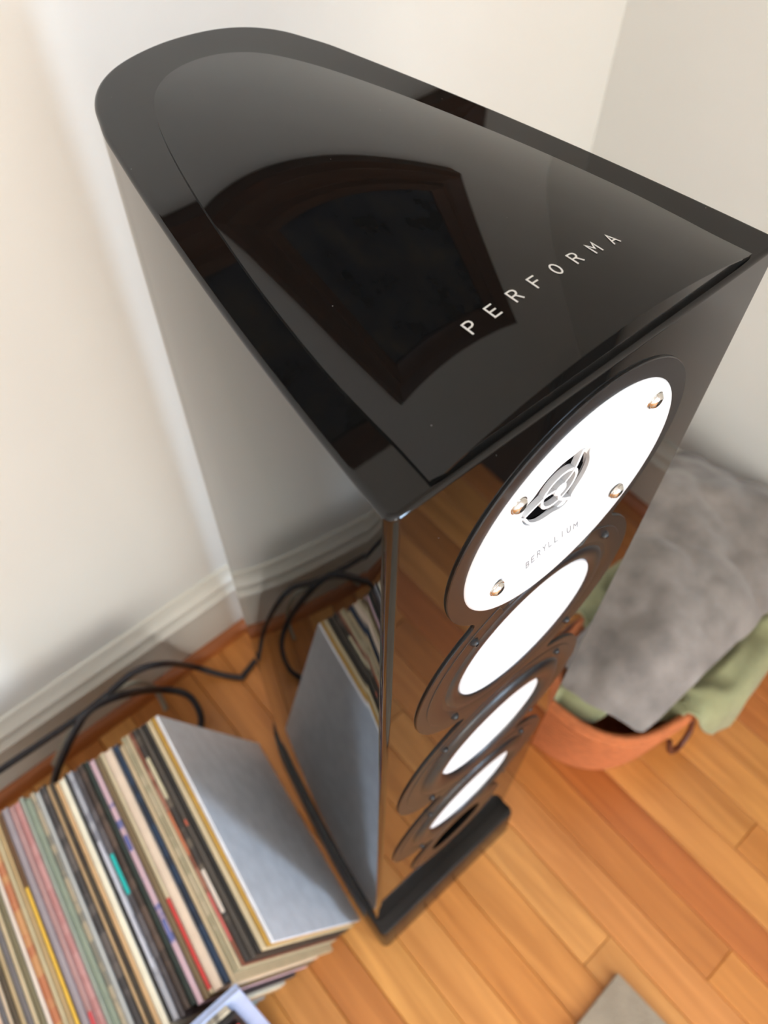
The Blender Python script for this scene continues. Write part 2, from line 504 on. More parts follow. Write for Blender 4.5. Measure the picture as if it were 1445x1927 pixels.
def strokes_mesh(lines, thick, mapper):
    bm = bmesh.new()
    for pl in lines:
        # resample so the strokes follow the curved surface
        P = []
        for a, b in zip(pl[:-1], pl[1:]):
            m = max(1, int(math.dist(a, b) / (thick * 3)))
            for k in range(m): P.append((a[0] + (b[0] - a[0]) * k / m, a[1] + (b[1] - a[1]) * k / m))
        P.append(pl[-1])
        L = []; R = []
        for i, p in enumerate(P):
            q0 = P[max(i - 1, 0)]; q1 = P[min(i + 1, len(P) - 1)]
            # mitre
            d1 = Vector((p[0] - q0[0], p[1] - q0[1])); d2 = Vector((q1[0] - p[0], q1[1] - p[1]))
            d1 = d1.normalized() if d1.length > 1e-9 else d2.normalized(); d2 = d2.normalized() if d2.length > 1e-9 else d1
            t = (d1 + d2); t = t.normalized() if t.length > 1e-6 else d1
            nrm = Vector((-t.y, t.x)); sc = thick / 2 / max(0.45, nrm.dot(Vector((-d1.y, d1.x))))
            e = Vector((0, 0))
            if i == 0: e = -d2 * thick / 2
            if i == len(P) - 1: e = d1 * thick / 2
            L.append(bm.verts.new(mapper(p[0] + e.x + nrm.x * sc, p[1] + e.y + nrm.y * sc)))
            R.append(bm.verts.new(mapper(p[0] + e.x - nrm.x * sc, p[1] + e.y - nrm.y * sc)))
        for i in range(len(P) - 1): bm.faces.new((L[i], L[i + 1], R[i + 1], R[i]))
    return bm
lines = stroke_letters('PERFORMA', 0.0066, 0.0042, 0.0126, 0.0008)
bm = strokes_mesh(lines, 0.00085, lambda x, y: (x + 0.0015, y + 0.0445, H + lidh(x + 0.0015, y + 0.0445) + 0.00025))
part('lettering', bm, SILVER, lid)

# tweeter: white waveguide plate
RPL = 0.0762
def wgy(r):
    """depth of the waveguide surface: flat rim, dish, throat."""
    if r > 0.068: return -0.0026
    t = max(0, 1 - (r - 0.022) / (0.068 - 0.022))
    return -0.0026 + 0.0125 * min(1, t) ** 1.7
prof = [(RPL, 0.001), (RPL, -0.0012), (RPL - 0.0006, -0.0021), (RPL - 0.0016, -0.0026)]
for k in range(0, 33): 
    r = 0.0745 - (0.0745 - 0.0245) * k / 32
    prof.append((r, wgy(r)))
prof += [(0.0242, wgy(0.0245) + 0.0012), (0.0240, wgy(0.0245) + 0.0025)]
bm = bmesh.new(); lathe_y(bm, prof, 0, ZT, 96)
tweeter = part('tweeter_plate', bm, WHITE, None, 40)
tweeter['label'] = 'round white waveguide plate of the tweeter'
gy = wgy(0.0245)
bm = bmesh.new(); lathe_y(bm, [(0.0241, gy + 0.002), (0.0238, gy + 0.012), (0.021, gy + 0.0125), (0.0185, gy + 0.0085), (0.0160, gy + 0.0095)], 0, ZT + GZ, 48)
part('dome_surround', bm, RUBBER, tweeter, 60)
bm = bmesh.new()
lathe_y(bm, [(0.0160 * sin(a), gy + 0.0095 - 0.006 * cos(a)) for a in [pi / 2 * (1 - k / 8) for k in range(8)]], 0, ZT + GZ, 40, True)
part('dome', bm, DOME, tweeter, 60)
# phase-lens grille: three-lobed frame, ring, hub and curved spokes
bm = bmesh.new()
gr = gy - 0.0006
LA = radians(GROT)
def gpt(r, a, y=0): return (r * cos(a), gr + y, ZT + GZ + r * sin(a))
loft(bm, [[gpt(r_, 2 * pi * k / 48, y) for k in range(48)] for r_, y in ((0.0118, 0.0015), (0.0118, -0.0016), (0.0140, -0.0016), (0.0140, 0.0015), (0.0118, 0.0015))], True, False, False)
def ribbon(P, hw, d0, d1):
    P = catmull(P, 6); rg = []
    for i, p in enumerate(P):
        t = (P[min(i + 1, len(P) - 1)] - P[max(i - 1, 0)]).normalized(); sd_ = Vector((-t.z, 0, t.x)) * hw
        rg.append([p - sd_ + Vector((0, d0, 0)), p + sd_ + Vector((0, d0, 0)), p + sd_ + Vector((0, d1, 0)), p - sd_ + Vector((0, d1, 0))])
    loft(bm, rg)
for k in range(3):
    a = LA + k * 2 * pi / 3
    ribbon([gpt(0.003, a - 0.3), gpt(0.0128, a - 0.14), gpt(0.0262, a + 0.16)], 0.0011, 0.0012, -0.0019)
lathe_y(bm, [(0.0046, gr + 0.002), (0.0046, gr - 0.0022), (0.0038, gr - 0.0030)], 0, ZT + GZ, 24, True)
part('phase_grille', bm, WHITE, tweeter, 40)
bm = bmesh.new()
tri = [2 * pi * k / 120 for k in range(121)]
def lobe(a): return 0.0238 + 0.0062 * max(0, cos(1.5 * ((a - LA + pi / 3) % (2 * pi / 3) - pi / 3))) ** 14
loft(bm, [[gpt(lobe(a) + e, a, y) for a in tri[:-1]] for e, y in ((0.0014, 0.0012), (0.0010, -0.0010), (-0.0006, -0.0010), (-0.0007, 0.0012))], True, False, False)
part('grille_frame', bm, WHITE, tweeter, 40)
def screw(cx, cz, y, parent, r=0.0046, m=STEEL):
    bm = bmesh.new()
    lathe_y(bm, [(r * 1.18, y + 0.0004), (r * 1.12, y - 0.0005), (r, y - 0.0006), (r * 0.96, y - 0.0014), (r * 0.7, y - 0.0026), (r * 0.46, y - 0.0029), (r * 0.44, y - 0.0008), (r * 0.1, y - 0.0006)], cx, cz, 24, True)
    return part('screw', bm, m, parent, 35)
for sx, sz in ((1, 1), (1, -1), (-1, -1), (-1, 1)):
    screw(sx * 0.0490, ZT + 0.005 + sz * 0.0385, wgy(0.0640), tweeter)
lines = stroke_letters('BERYLLIUM', 0.0042, 0.0028, 0.0050, 0.0005)
bm = strokes_mesh(lines, 0.00045, lambda x, y: (x, wgy(math.hypot(x, y - 0.0440)) - 0.0002, ZT - 0.0440 + y))
part('lettering', bm, GREYINK, tweeter)

def tuck(bm):
    # the tweeter plate overlaps the rim of the driver below it
    for v in bm.verts:
        if math.hypot(v.co.x, v.co.z - ZT) < RPL - 0.0012: v.co.y = max(v.co.y, 0.012)
def driver(name, zc, rc, rs, rf, label):
    """flange ring with surround, white concave cone and screws."""
    bm = bmesh.new()
    lathe_y(bm, [(rf, 0.0005), (rf, -0.0016), (rf - 0.0005, -0.0019), (rs + 0.004, -0.0019), (rs + 0.0022, -0.0014), (rs, 0.003)], 0, zc, 96)
    tuck(bm)
    fl = part(name, bm, MATTE, None, 30); fl['label'] = label
    prof = []
    for k in range(15):
        a = pi * k / 14; rm = (rs + 0.0005 + rc) / 2; hw = (rs + 0.0005 - rc) / 2
        prof.append((rm + hw * cos(a), 0.0010 - 0.28 * (rs - rc) * sin(a)))
    bm = bmesh.new(); lathe_y(bm, [(rs + 0.0012, 0.004)] + prof + [(rc - 0.001, 0.004)], 0, zc, 96)
    tuck(bm)
    part('surround', bm, RUBBER, fl, 60)
    bm = bmesh.new()
    lathe_y(bm, [(rc + 0.0005, -0.0004), (rc, -0.0014), (rc - 0.001, -0.0010)] + [(rc * (1 - k / 14.), -0.001 + 0.0085 * (1 - (1 - k / 14.) ** 2)) for k in range(1, 14)] , 0, zc, 96, True)
    part('cone', bm, CONE, fl, 60)
    rr_ = (rs + rf) / 2 + 0.0005
    for k in range(4):
        a = pi / 4 + k * pi / 2 - 0.02
        screw(rr_ * cos(a), zc + rr_ * sin(a), -0.0018, fl, 0.0030, STEEL if False else RUBBER)
    return fl
driver('midrange_flange', ZM, 0.0605, 0.0745, 0.0900, 'midrange driver with flat white cone and black rubber surround')
driver('woofer_flange', ZW1, 0.0570, 0.0820, 0.0980, 'upper woofer with white cone and wide black surround')
driver('woofer_flange', ZW2, 0.0570, 0.0820, 0.0980, 'lower woofer with white cone and wide black surround')
bm = bmesh.new()
lathe_y(bm, [(0.066, -0.0012), (0.0655, -0.0020), (0.058, -0.0020), (0.050, 0.001), (0.043, 0.008), (0.0395, 0.022), (0.0385, 0.055), (0.002, 0.056)], 0, ZP, 72, True)
part('bass_port', bm, RUBBER, None, 40)
# plinth
CB = 0.100
def po(f, e): return [(f, .125 + e)] + [(y, w + e) for y, w in OUT[1:-1]] + [(OUT[-1][0] + e, 0)]
pl = lambda f, e, off=0: outline(po(f, e), corner=0.010, off=off)
bm = bmesh.new()
loft(bm, [ring(pl(-0.025, 0.007, -0.001), 0.006), ring(pl(-0.025, 0.007), 0.008), ring(pl(-0.023, 0.0065), 0.030), ring(pl(-0.020, 0.006), CB - 0.016), ring(pl(-0.0195, 0.006, -0.0015), CB - 0.0115), ring(pl(-0.0195, 0.006, -0.005), CB - 0.010)])
part('plinth', bm, mat('satin_black_plinth', srgb(18, 17, 16), 0.22, spec=0.34), None, 40)
bm = bmesh.new()
loft(bm, [ring(outline(OUT, off=-0.006), CB - 0.0105), ring(outline(OUT, off=-0.006), CB + 0.001)])
part('spacer', bm, DARKIN, None, 30)
for sx, sy in ((-0.105, -0.006), (0.105, -0.006), (-0.05, 0.315), (0.05, 0.315)):
    bm = bmesh.new()
    loft(bm, [[(sx + 0.012 * cos(2 * pi * k / 20), sy + 0.012 * sin(2 * pi * k / 20), z) for k in range(20)] for z in (0.0, 0.0068)])
    part('foot', bm, RUBBER, None, 40)

# ------------------------------------------------------------------ record sleeves
SL = 0.320; LEAN = radians(20.5)
dirv = Vector((-0.132, -0.991, 0)).normalized()           # towards the room
nrm = Vector((dirv.y, -dirv.x, 0)).normalized()            # sideways along the row, away from the speaker
if nrm.x > 0: nrm = -nrm
upv = (Vector((0, 0, 1)) * cos(LEAN) + nrm * sin(LEAN)).normalized()
facen = (-nrm * cos(LEAN) + Vector((0, 0, 1)) * sin(LEAN)).normalized()
slm = {}
def sleeve_mesh(t, m):
    key = (round(t, 4), m.name)
    if key in slm: return slm[key]
    bm = bmesh.new()
    # local: x along length, y thickness (towards +face), z up; open top edge shows two card boards with the inner between
    h = SL; L = SL / 2; c = min(0.0012, t * 0.25)
    box(bm, -L, L, 0, c, 0, h); box(bm, -L, L, t - c, t, 0, h)
    box(bm, -L + 0.001, L - 0.001, c, t - c, 0.001, h - min(0.0012, t * 0.2))
    bmesh.ops.recalc_face_normals(bm, faces=bm.faces)
    me = bpy.data.meshes.new('record_sleeve'); bm.to_mesh(me); bm.free(); me.materials.append(m)
    slm[key] = me; return me
def sleeve_mat(name, rgb, var=0.06, scale=40, second=None, cut=0.47):
    if name in MATS: return MATS[name]
    m = mat(name, srgb(*rgb), 0.45, var=var, scale=scale, stretch=(1.0, 0.3, 0.05) if second else (1, 1, 1))
    if second:
        nt = m.node_tree
        mx = [n for n in nt.nodes if n.type == 'MIX'][0]
        no = [n for n in nt.nodes if n.type == 'TEX_NOISE'][0]
        no.inputs['Detail'].default_value = 3
        cr = nt.nodes.new('ShaderNodeValToRGB'); cr.color_ramp.elements[0].position = cut; cr.color_ramp.elements[1].position = cut + 0.09
        nt.links.new(no.outputs['Fac'], cr.inputs[0]); nt.links.new(cr.outputs[0], mx.inputs[0])
        mx.inputs[6].default_value = srgb(*rgb); mx.inputs[7].default_value = srgb(*second)
    return m
# name, colour, second printed colour, thickness mm, forward offset mm
ROW = [('white', (242, 242, 246), None, 4, 0), ('ochre', (202, 158, 70), None, 5, 0), ('cream', (214, 196, 160), None, 6, 1), ('black', (44, 40, 38), None, 5, 1),
       ('charcoal brown', (76, 68, 60), None, 7, 2), ('charcoal', (62, 56, 52), (110, 98, 84), 6, 1), ('rust', (140, 84, 62), (176, 120, 96), 4, 2),
       ('cream', (206, 190, 156), None, 4, 3), ('khaki', (168, 156, 126), (196, 180, 150), 5, 3), ('light tan', (208, 186, 150), None, 5, 12),
       ('navy blue', (30, 54, 82), (20, 36, 58), 7, 7), ('pale peach', (222, 200, 178), None, 11, 8), ('cream', (216, 200, 166), None, 4, 7),
       ('olive brown', (120, 100, 70), None, 7, 9), ('pink and blue', (214, 182, 190), (112, 116, 168), 6, 9), ('dark green', (40, 52, 46), None, 6, 6),
       ('dark brown', (70, 56, 48), (98, 78, 66), 7, 6), ('dark grey', (78, 72, 74), (104, 98, 100), 6, 10), ('silver grey', (176, 176, 182), (138, 138, 146), 6, 8),
       ('black', (36, 34, 34), None, 3, 7), ('ivory', (238, 230, 208), None, 7, 11), ('tan', (212, 174, 128), None, 5, 12), ('dark brown', (72, 62, 48), (58, 48, 40), 5, 8),
       ('tan', (204, 172, 130), None, 3, 9), ('black', (58, 54, 54), (96, 88, 84), 8, 6), ('silver grey', (188, 188, 184), None, 5, 10),
       ('tan and grey', (186, 170, 144), (142, 136, 122), 5, 7), ('sage green', (142, 152, 134), None, 7, 11), ('pale sage', (166, 172, 158), None, 4, 5),
       ('rose', (190, 136, 132), (200, 150, 146), 7, 8), ('mauve', (186, 148, 144), None, 6, 9), ('lavender grey', (162, 152, 156), None, 7, 7),
       ('brown', (112, 80, 52), None, 5, 10), ('tan', (188, 160, 116), None, 5, 6), ('cream', (206, 192, 156), None, 4, 8), ('orange tan', (200, 146, 96), (186, 116, 78), 8, 9),
       ('white', (236, 222, 208), None, 4, 12), ('olive', (122, 112, 84), None, 6, 6), ('cream', (212, 192, 156), None, 4, 9), ('slate grey', (116, 110, 110), None, 6, 5),
       ('tan', (196, 172, 132), None, 4, 7), ('dark brown', (84, 72, 56), None, 6, 6), ('cream', (218, 196, 168), None, 3, 8), ('slate grey', (108, 104, 106), None, 5, 4),
       ('pale peach', (222, 192, 168), None, 4, 7), ('black', (48, 44, 40), None, 4, 5), ('dark brown', (90, 76, 58), None, 5, 6), ('terracotta', (184, 116, 84), None, 4, 8),
       ('teal blue', (96, 116, 122), None, 5, 5), ('cream', (210, 190, 156), None, 3, 7), ('black', (46, 42, 38), None, 4, 6), ('tan', (192, 164, 124), None, 5, 5),
       ('olive', (110, 100, 78), None, 6, 6), ('cream', (208, 188, 152), None, 4, 5), ('rust', (150, 92, 66), None, 5, 6), ('slate grey', (100, 98, 104), None, 5, 5),
       ('ivory', (230, 218, 194), None, 5, 6), ('dark green', (56, 66, 56), None, 5, 5), ('tan', (196, 166, 122), None, 5, 5), ('black', (42, 40, 38), None, 6, 5)]
ORD = ['', 'next to', 'second from', 'third from', 'fourth from', 'fifth from', 'sixth from', 'seventh from', 'eighth from', 'ninth from', 'tenth from', 'eleventh from', 'twelfth from',
       'thirteenth from', 'fourteenth from', 'fifteenth from', 'sixteenth from', 'seventeenth from', 'eighteenth from', 'nineteenth from']
TENS = {2: ('twentieth', 'twenty'), 3: ('thirtieth', 'thirty'), 4: ('fortieth', 'forty'), 5: ('fiftieth', 'fifty'), 6: ('sixtieth', 'sixty')}
UN = ['', 'first', 'second', 'third', 'fourth', 'fifth', 'sixth', 'seventh', 'eighth', 'ninth']
def ordinal(i):
    if i < 20: return ORD[i]
    t, u = divmod(i, 10)
    return (TENS[t][0] if u == 0 else TENS[t][1] + '-' + UN[u]) + ' from'
def sleeve_matrix(origin, xa, ya, za):
    M = Matrix.Identity(4)
    for i in range(3):
        M[i][0] = xa[i]; M[i][1] = ya[i]; M[i][2] = za[i]; M[i][3] = origin[i]
    return M
start = Vector((-0.112, 0.188, 0.0))
s = 0.0
row_objs = []
srnd = random.Random(3)
for i, (cn, rgb, sec, th, fo) in enumerate(ROW):
    t = th / 1000.0
    m = sleeve_mat('sleeve_%s_%d_%d_%d' % (cn.replace(' ', '_'), rgb[0], rgb[1], rgb[2]), rgb, second=sec, cut=0.58 if cn == 'pink and blue' else 0.47)
    me = sleeve_mesh(t, m)
    o = bpy.data.objects.new('record_sleeve', me); C.objects.link(o)
    # face of sleeve i at horizontal distance s behind the white one; box grows from y=0 (far side) to t (face side)
    # the lower face-side edge rests on the floor at s; sits on its lower far-side corner
    s_far = s + t / cos(LEAN)
    org = start + nrm * s_far + dirv * (fo / 1000.0)
    o.matrix_world = sleeve_matrix(org, dirv, facen, upv)
    s = s_far + 0.0006 
    if i == 0: lab = 'plain white record sleeve ending the leaning row beside the loudspeaker'
    else: lab = '%s record sleeve in the leaning row, %s the white one' % (cn, ordinal(i))
    tag(o, lab, 'record', 'record sleeves leaning in a row')
    row_objs.append((o, t))
def spine_label(i, x0, x1, rgb, y0=0.15, y1=0.95, nm='spine_label', lift=0.0006):
    o, t = row_objs[i]
    bm = bmesh.new(); box(bm, x0, x1, y0 * t, y1 * t, SL - 0.003, SL + lift)
    p = obj(nm, bm, mat('print_%d_%d_%d' % rgb, srgb(*rgb), 0.5, var=0.06, scale=60)); p.parent = o
    return p
spine_label(17, -0.04, 0.012, (0, 176, 170))                      # teal
spine_label(12, 0.045, 0.155, (206, 62, 58), 0.0, 1.0)            # red end
spine_label(32, -0.06, 0.13, (226, 180, 60))                      # yellow
spine_label(5, -0.115, -0.055, (196, 184, 152))
spine_label(5, 0.045, 0.10, (214, 200, 186))
spine_label(6, -0.04, 0.02, (196, 116, 76))
spine_label(6, 0.07, 0.13, (196, 96, 88))
spine_label(18, -0.06, 0.10, (196, 196, 206), 0.2, 0.8)
spine_label(30, 0.10, 0.155, (196, 70, 74))
spine_label(3, 0.03, 0.15, (24, 22, 22), 0.1, 0.6)
spine_label(14, -0.05, -0.03, (84, 92, 150)); spine_label(14, 0.06, 0.085, (100, 106, 160))
spine_label(4, -0.02, -0.012, (190, 92, 64), 0.3, 0.7)
# second group: sleeves standing in front of the row, facing the room and leaning back on it
L2 = radians(10.0)
up2 = Vector((0.03, sin(L2), cos(L2))).normalized()
xa2 = Vector((1, 0, 0)); xa2 = (xa2 - up2 * xa2.dot(up2)).normalized()
fy2 = up2.cross(xa2).normalized(); fy2 = -fy2 if fy2.y > 0 else fy2
G2 = [('pale blue', (178, 190, 220), 8, 0.0, 0.0), ('cream and black', (206, 192, 166), 6, -0.020, -0.004), ('black', (38, 36, 36), 6, -0.016, -0.010),
      ('brown grey', (142, 124, 112), 5, -0.030, -0.016), ('red', (212, 74, 66), 8, -0.020, -0.014), ('grey brown', (120, 108, 100), 6, -0.042, -0.024), ('black', (40, 38, 38), 5, -0.034, -0.03), ('light grey', (208, 204, 200), 7, -0.05, -0.034)]
yb2 = -0.030
W2 = [('first', 'against'), ]
names2 = ['touching the leaning row', 'behind the black sleeve', 'between two brownish sleeves', 'just behind the red sleeve', 'in the group leaning back', 'just in front of the red sleeve', 'behind the light grey sleeve', 'foremost in the group leaning back']
for i, (cn, rgb, th, dx, dz) in enumerate(G2):
    t = th / 1000.0
    sec = (60, 54, 48) if i == 1 else None
    m = sleeve_mat('sleeve2_%s' % cn.replace(' ', '_') + str(i), rgb, second=sec)
    o = bpy.data.objects.new('record_sleeve', sleeve_mesh(t, m)); C.objects.link(o)
    yb2 -= t / cos(L2) + 0.0008
    k = 1 + dz / SL
    o.matrix_world = sleeve_matrix(Vector((-0.311 - SL / 2 + dx, yb2 + 0.014, 0.0)) , -xa2, -fy2, up2) @ Matrix.Diagonal((1, 1, k, 1))
    tag(o, '%s record sleeve in the small front group, %s' % (cn, names2[i]), 'record', 'record sleeves facing the room')

# ------------------------------------------------------------------ cables on the floor behind the records
def ray(u, v): return (fw * FPX + rr * (u - 722.5) - uu * (v - 963.5))
def at_y(u, v, y):
    d = ray(u, v); return CAM + d * ((y - CAM.y) / d.y)
def at_z(u, v, z):
    d = ray(u, v); return CAM + d * ((z - CAM.z) / d.z)
def cable(name, pts, r, m, label):
    bm = bmesh.new(); tube(bm, catmull(pts, 10), r, 10)
    return tag(obj(name, bm, m, None, 60), label, 'cable')
YC = 0.478
c1 = [at_y(-120, 1530, 0.50), at_y(0, 1449, 0.50), at_y(140, 1355, 0.495), at_y(201, 1308, 0.49), at_y(252, 1265, 0.485), at_y(306, 1249, 0.48), at_z(360, 1254, 0.05), at_z(414, 1269, 0.012), at_z(453, 1275, 0.006), at_z(462, 1266, 0.006), at_z(489, 1233, 0.006), at_z(515, 1205, 0.02)]
cable('speaker_cable', c1, 0.0052, CABLE, 'black speaker cable arching along the baseboard to the back of the loudspeaker')
c2 = [at_y(95, 1500, 0.455), at_y(112, 1438, 0.455), at_y(144, 1370, 0.46), at_y(173, 1333, 0.465), at_y(230, 1308, 0.468), at_z(299, 1298, 0.09), at_z(353, 1308, 0.055), at_z(378, 1348, 0.03), at_z(372, 1390, 0.007)]
cable('power_cable', c2, 0.0058, CABLE, 'thick dark cable looping up behind the records onto the floor')
c3 = [at_z(100, 1440, 0.006), at_y(128, 1385, 0.505), at_y(180, 1325, 0.507), at_y(230, 1294, 0.507), at_y(258, 1284, 0.505), at_z(285, 1290, 0.07), at_z(300, 1310, 0.03), at_z(312, 1335, 0.006)]
cable('thin_cable', c3, 0.0042, GCABLE, 'pale grey cable bent between the two dark cables')
# dark strip adapter behind the records
bm = bmesh.new(); box(bm, -0.15, 0.15, -0.024, 0.024, 0, 0.04, 0.005)
ps = obj('power_strip', bm, mat('black_plastic', srgb(24, 23, 25), 0.4, var=0.05), None, 30)
ps.location = (-0.575, 0.455, 0)
tag(ps, 'black power strip lying on the floor behind the record row', 'power strip')
for k in range(4):
    bm = bmesh.new(); lathe = [(0.016 * cos(2 * pi * j / 24), 0.016 * sin(2 * pi * j / 24)) for j in range(24)]
    loft(bm, [[(-0.10 + 0.066 * k + x, y, z) for x, y in lathe] for z in (0.0395, 0.0415)])
    obj('socket', bm, DARKIN, ps, 30)

# ------------------------------------------------------------------ basket with cloths
def sup(a, hx, hy, e):
    c, s_ = cos(a), sin(a)
    return hx * math.copysign(abs(c) ** (2 / e), c), hy * math.copysign(abs(s_) ** (2 / e), s_)
BK = empty('woven_basket', (0.505, 0.125, 0))
tag(BK, 'orange coiled rope basket with rounded corners, filled with cloths', 'basket')
BH = 0.195; NA = 120
ROPE = mat('orange_rope', srgb(198, 112, 62), 0.8, var=0.15, scale=70, bump=0.6, bscale=500, stretch=(1, 1, 3))
def bhx(z): return 0.243 + 0.012 * z / BH
def bhy(z): return 0.214 + 0.016 * z / BH
rings = []
nco = 13
prof = []
for k in range(nco):
    for j in range(4):
        a = -pi / 2 + pi * j / 3.0
        prof.append((0.0085 * cos(a), BH * (k + 0.5 + 0.5 * sin(a)) / nco))
outer = [(o_, z) for o_, z in prof]
inner = [(-0.010, BH - 0.002), (-0.011, 0.012)]
bm = bmesh.new()
for o_, z in [(-0.02, 0.0)] + outer + inner:
    rings.append([(sup(2 * pi * k / NA, bhx(z) + o_, bhy(z) + o_, 3.2 + 0.6 * z / BH)[0], sup(2 * pi * k / NA, bhx(z) + o_, bhy(z) + o_, 3.2 + 0.6 * z / BH)[1], z) for k in range(NA)])
loft(bm, rings)
obj('basket_body', bm, ROPE, BK, 75)
bm = bmesh.new()
tube(bm, [(sup(2 * pi * k / NA, bhx(BH) - 0.003, bhy(BH) - 0.003, 3.8)[0], sup(2 * pi * k / NA, bhx(BH) - 0.003, bhy(BH) - 0.003, 3.8)[1], BH) for k in range(NA + 1)], 0.0065, 8)
obj('rim', bm, ROPE, BK, 60)
LEATHER = mat('brown_leather', srgb(92, 44, 22), 0.5, var=0.1)
bm = bmesh.new()
hx_ = at_z(1262, 1366, 0.17).x - 0.505
tube(bm, catmull([(hx_ - 0.028, -bhy(0.17) - 0.004, 0.185), (hx_ - 0.024, -bhy(0.17) - 0.014, 0.155), (hx_, -bhy(0.17) - 0.018, 0.138), (hx_ + 0.024, -bhy(0.17) - 0.014, 0.155), (hx_ + 0.028, -bhy(0.17) - 0.004, 0.185)], 8), 0.0045, 8)
obj('handle', bm, LEATHER, BK, 60)

def fold(x, y, s_, seed):
    return noise.noise(Vector((x * s_ + seed, y * s_ - seed, seed * 0.7)))
# green cloth: heap in the basket, flap over the front rim
GREEN = mat('sage_green_cotton', srgb(152, 152, 112), 0.85, var=0.12, scale=24, bump=0.25, bscale=700, sheen=0.2)
bm = bmesh.new(); NA2, NR = 240, 60
gv = []
for k in range(NA2):
    a = 2 * pi * k / NA2
    da = lambda c, w: exp(-(((a - c + pi) % (2 * pi) - pi) / w) ** 2)
    over = 0.34 * da(radians(268), 0.17) + 0.26 * da(radians(303), 0.20) + 0.12 * da(radians(172), 0.30)
    dip = 0.26 * da(radians(226), 0.17)
    rmax = 0.955 - dip + over
    pleat = 1 - abs(sin(a * 13 + 1.3 * sin(a * 5))) ** 0.6
    rowv = []
    for j in range(NR + 1):
        r = rmax * j / NR
        bx_, by_ = sup(a, 0.248, 0.222, 3.6)
        w_ = max(r - 1, 0)
        out_ = min(r, 1.0) + (0.13 * (1 - exp(-w_ * 16)) + 0.12 * w_ + 0.10 * pleat * min(1, w_ * 8) if w_ > 0 else 0)
        x, y = bx_ * out_, by_ * out_
        rid = 1 - abs(fold(x, y, 9, 3.1)) * 2.2
        rid2 = 1 - abs(fold(x + 0.3 * y, y, 20, 7.7)) * 2.0
        z = 0.190 + 0.022 * (1 - min(r, 1) ** 2) + 0.012 * rid + 0.010 * rid2
        e_ = max(0, (r - 0.86)) / 0.14
        if rmax < 1.0:
            if r > 0.86: z -= 0.055 * e_ ** 2
            if dip > 0.05: z -= 0.35 * dip * (j / NR) ** 3
        elif r > 0.88:
            zt_ = 0.214 + 0.016 * pleat + 0.010 * max(0, rid2) ** 3
            k_ = min(1, (r - 0.88) / 0.08)
            z = z * (1 - k_) + zt_ * k_
            cr_ = abs(sin(34 * (x - y * 0.6) + 5 * fold(x, y, 8, 4.4)))
            z += 0.012 * (1 - cr_) ** 2 * k_
            y -= 0.010 * (1 - cr_) ** 2 * min(1, w_ * 10)
            if w_ > 0.05: z -= (w_ - 0.05) * 0.44 - 0.010 * abs(fold(x, y, 22, 2.2))
        rowv.append(bm.verts.new((x, y, z)))
    gv.append(rowv)
for k in range(NA2):
    a_, b_ = gv[k], gv[(k + 1) % NA2]
    for j in range(1, NR): bm.faces.new((a_[j], a_[j + 1], b_[j + 1], b_[j]))
bmesh.ops.remove_doubles(bm, verts=[g[0] for g in gv], dist=1e-4)
cen = [v for v in bm.verts if v.is_valid and abs(v.co.x) < 1e-6 and abs(v.co.y) < 1e-6][0]
for k in range(NA2): bm.faces.new((cen, gv[k][1], gv[(k + 1) % NA2][1]))
gc = obj('green_cloth', bm, GREEN, None, 180)
gc.location = (0.505, 0.125, 0)
sd = gc.modifiers.new('thickness', 'SOLIDIFY'); sd.thickness = 0.004; sd.offset = 0
tag(gc, 'crumpled sage green cloth bundled in the orange basket, spilling over its rim', 'cloth')

# grey blanket, thick and plush, laid over the green cloth up to the wall
GREYB = mat('grey_plush', srgb(134, 126, 120), 0.95, var=0.24, scale=22, bump=0.5, bscale=260, sheen=0.5)
bm = bmesh.new(); NU2, NV2 = 72, 52
def bl(u, v):
    # u: from the loudspeaker side to the wall, v: rear edge -> front edge; corners rounded
    s1, t1 = 2 * u - 1, 2 * v - 1
    kx = 1 - 0.055 * abs(t1) ** 5; ky = 1 - 0.11 * abs(s1) ** 9
    u, v = (s1 * kx + 1) / 2, (t1 * ky + 1) / 2
    x = 0.258 + (0.776 - 0.258) * u
    yr = 0.056 + 0.160 * u + 0.012 * sin(3 * u); yf = -0.082 + 0.038 * u + 0.012 * sin(6 * u + 1)
    y = yr + (yf - yr) * v
    x += 0.03 * v * (1 - u)
    z = 0.264 + 0.040 * sin(pi * min(u * 0.9 + 0.1, 1)) * (1 - 0.5 * (2 * v - 1) ** 2) - 0.03 * max(0, u - 0.72) / 0.28 * (1 - v)
    z += 0.018 * fold(x, y, 7, 1.3) + 0.013 * fold(x, y, 15, 5.2) + 0.005 * fold(x, y, 34, 9.1)
    ce = max(0, v - 0.72) / 0.28; cl = max(0, 0.16 - u) / 0.16
    z -= 0.022 * ce ** 2 * (1 - 0.4 * u) + 0.018 * cl ** 2 + 0.022 * u ** 3
    return Vector((x, y, z))
bv = [[bm.verts.new(bl(i / NU2, j / NV2)) for j in range(NV2 + 1)] for i in range(NU2 + 1)]
for i in range(NU2):
    for j in range(NV2): bm.faces.new((bv[i][j], bv[i + 1][j], bv[i + 1][j + 1], bv[i][j + 1]))
for v in bm.verts: v.co -= Vector((0.5, 0.06, 0.25))
gb = obj('grey_blanket', bm, GREYB, None, 180)
gb.location = (0.5, 0.06, 0.25)
sd = gb.modifiers.new('thickness', 'SOLIDIFY'); sd.thickness = 0.026; sd.offset = 0.4
bv_ = gb.modifiers.new('soft_edge', 'BEVEL'); bv_.width = 0.0105; bv_.segments = 4; bv_.limit_method = 'ANGLE'; bv_.angle_limit = radians(50)
tag(gb, 'folded grey plush blanket lying over the green cloth on the basket', 'blanket')

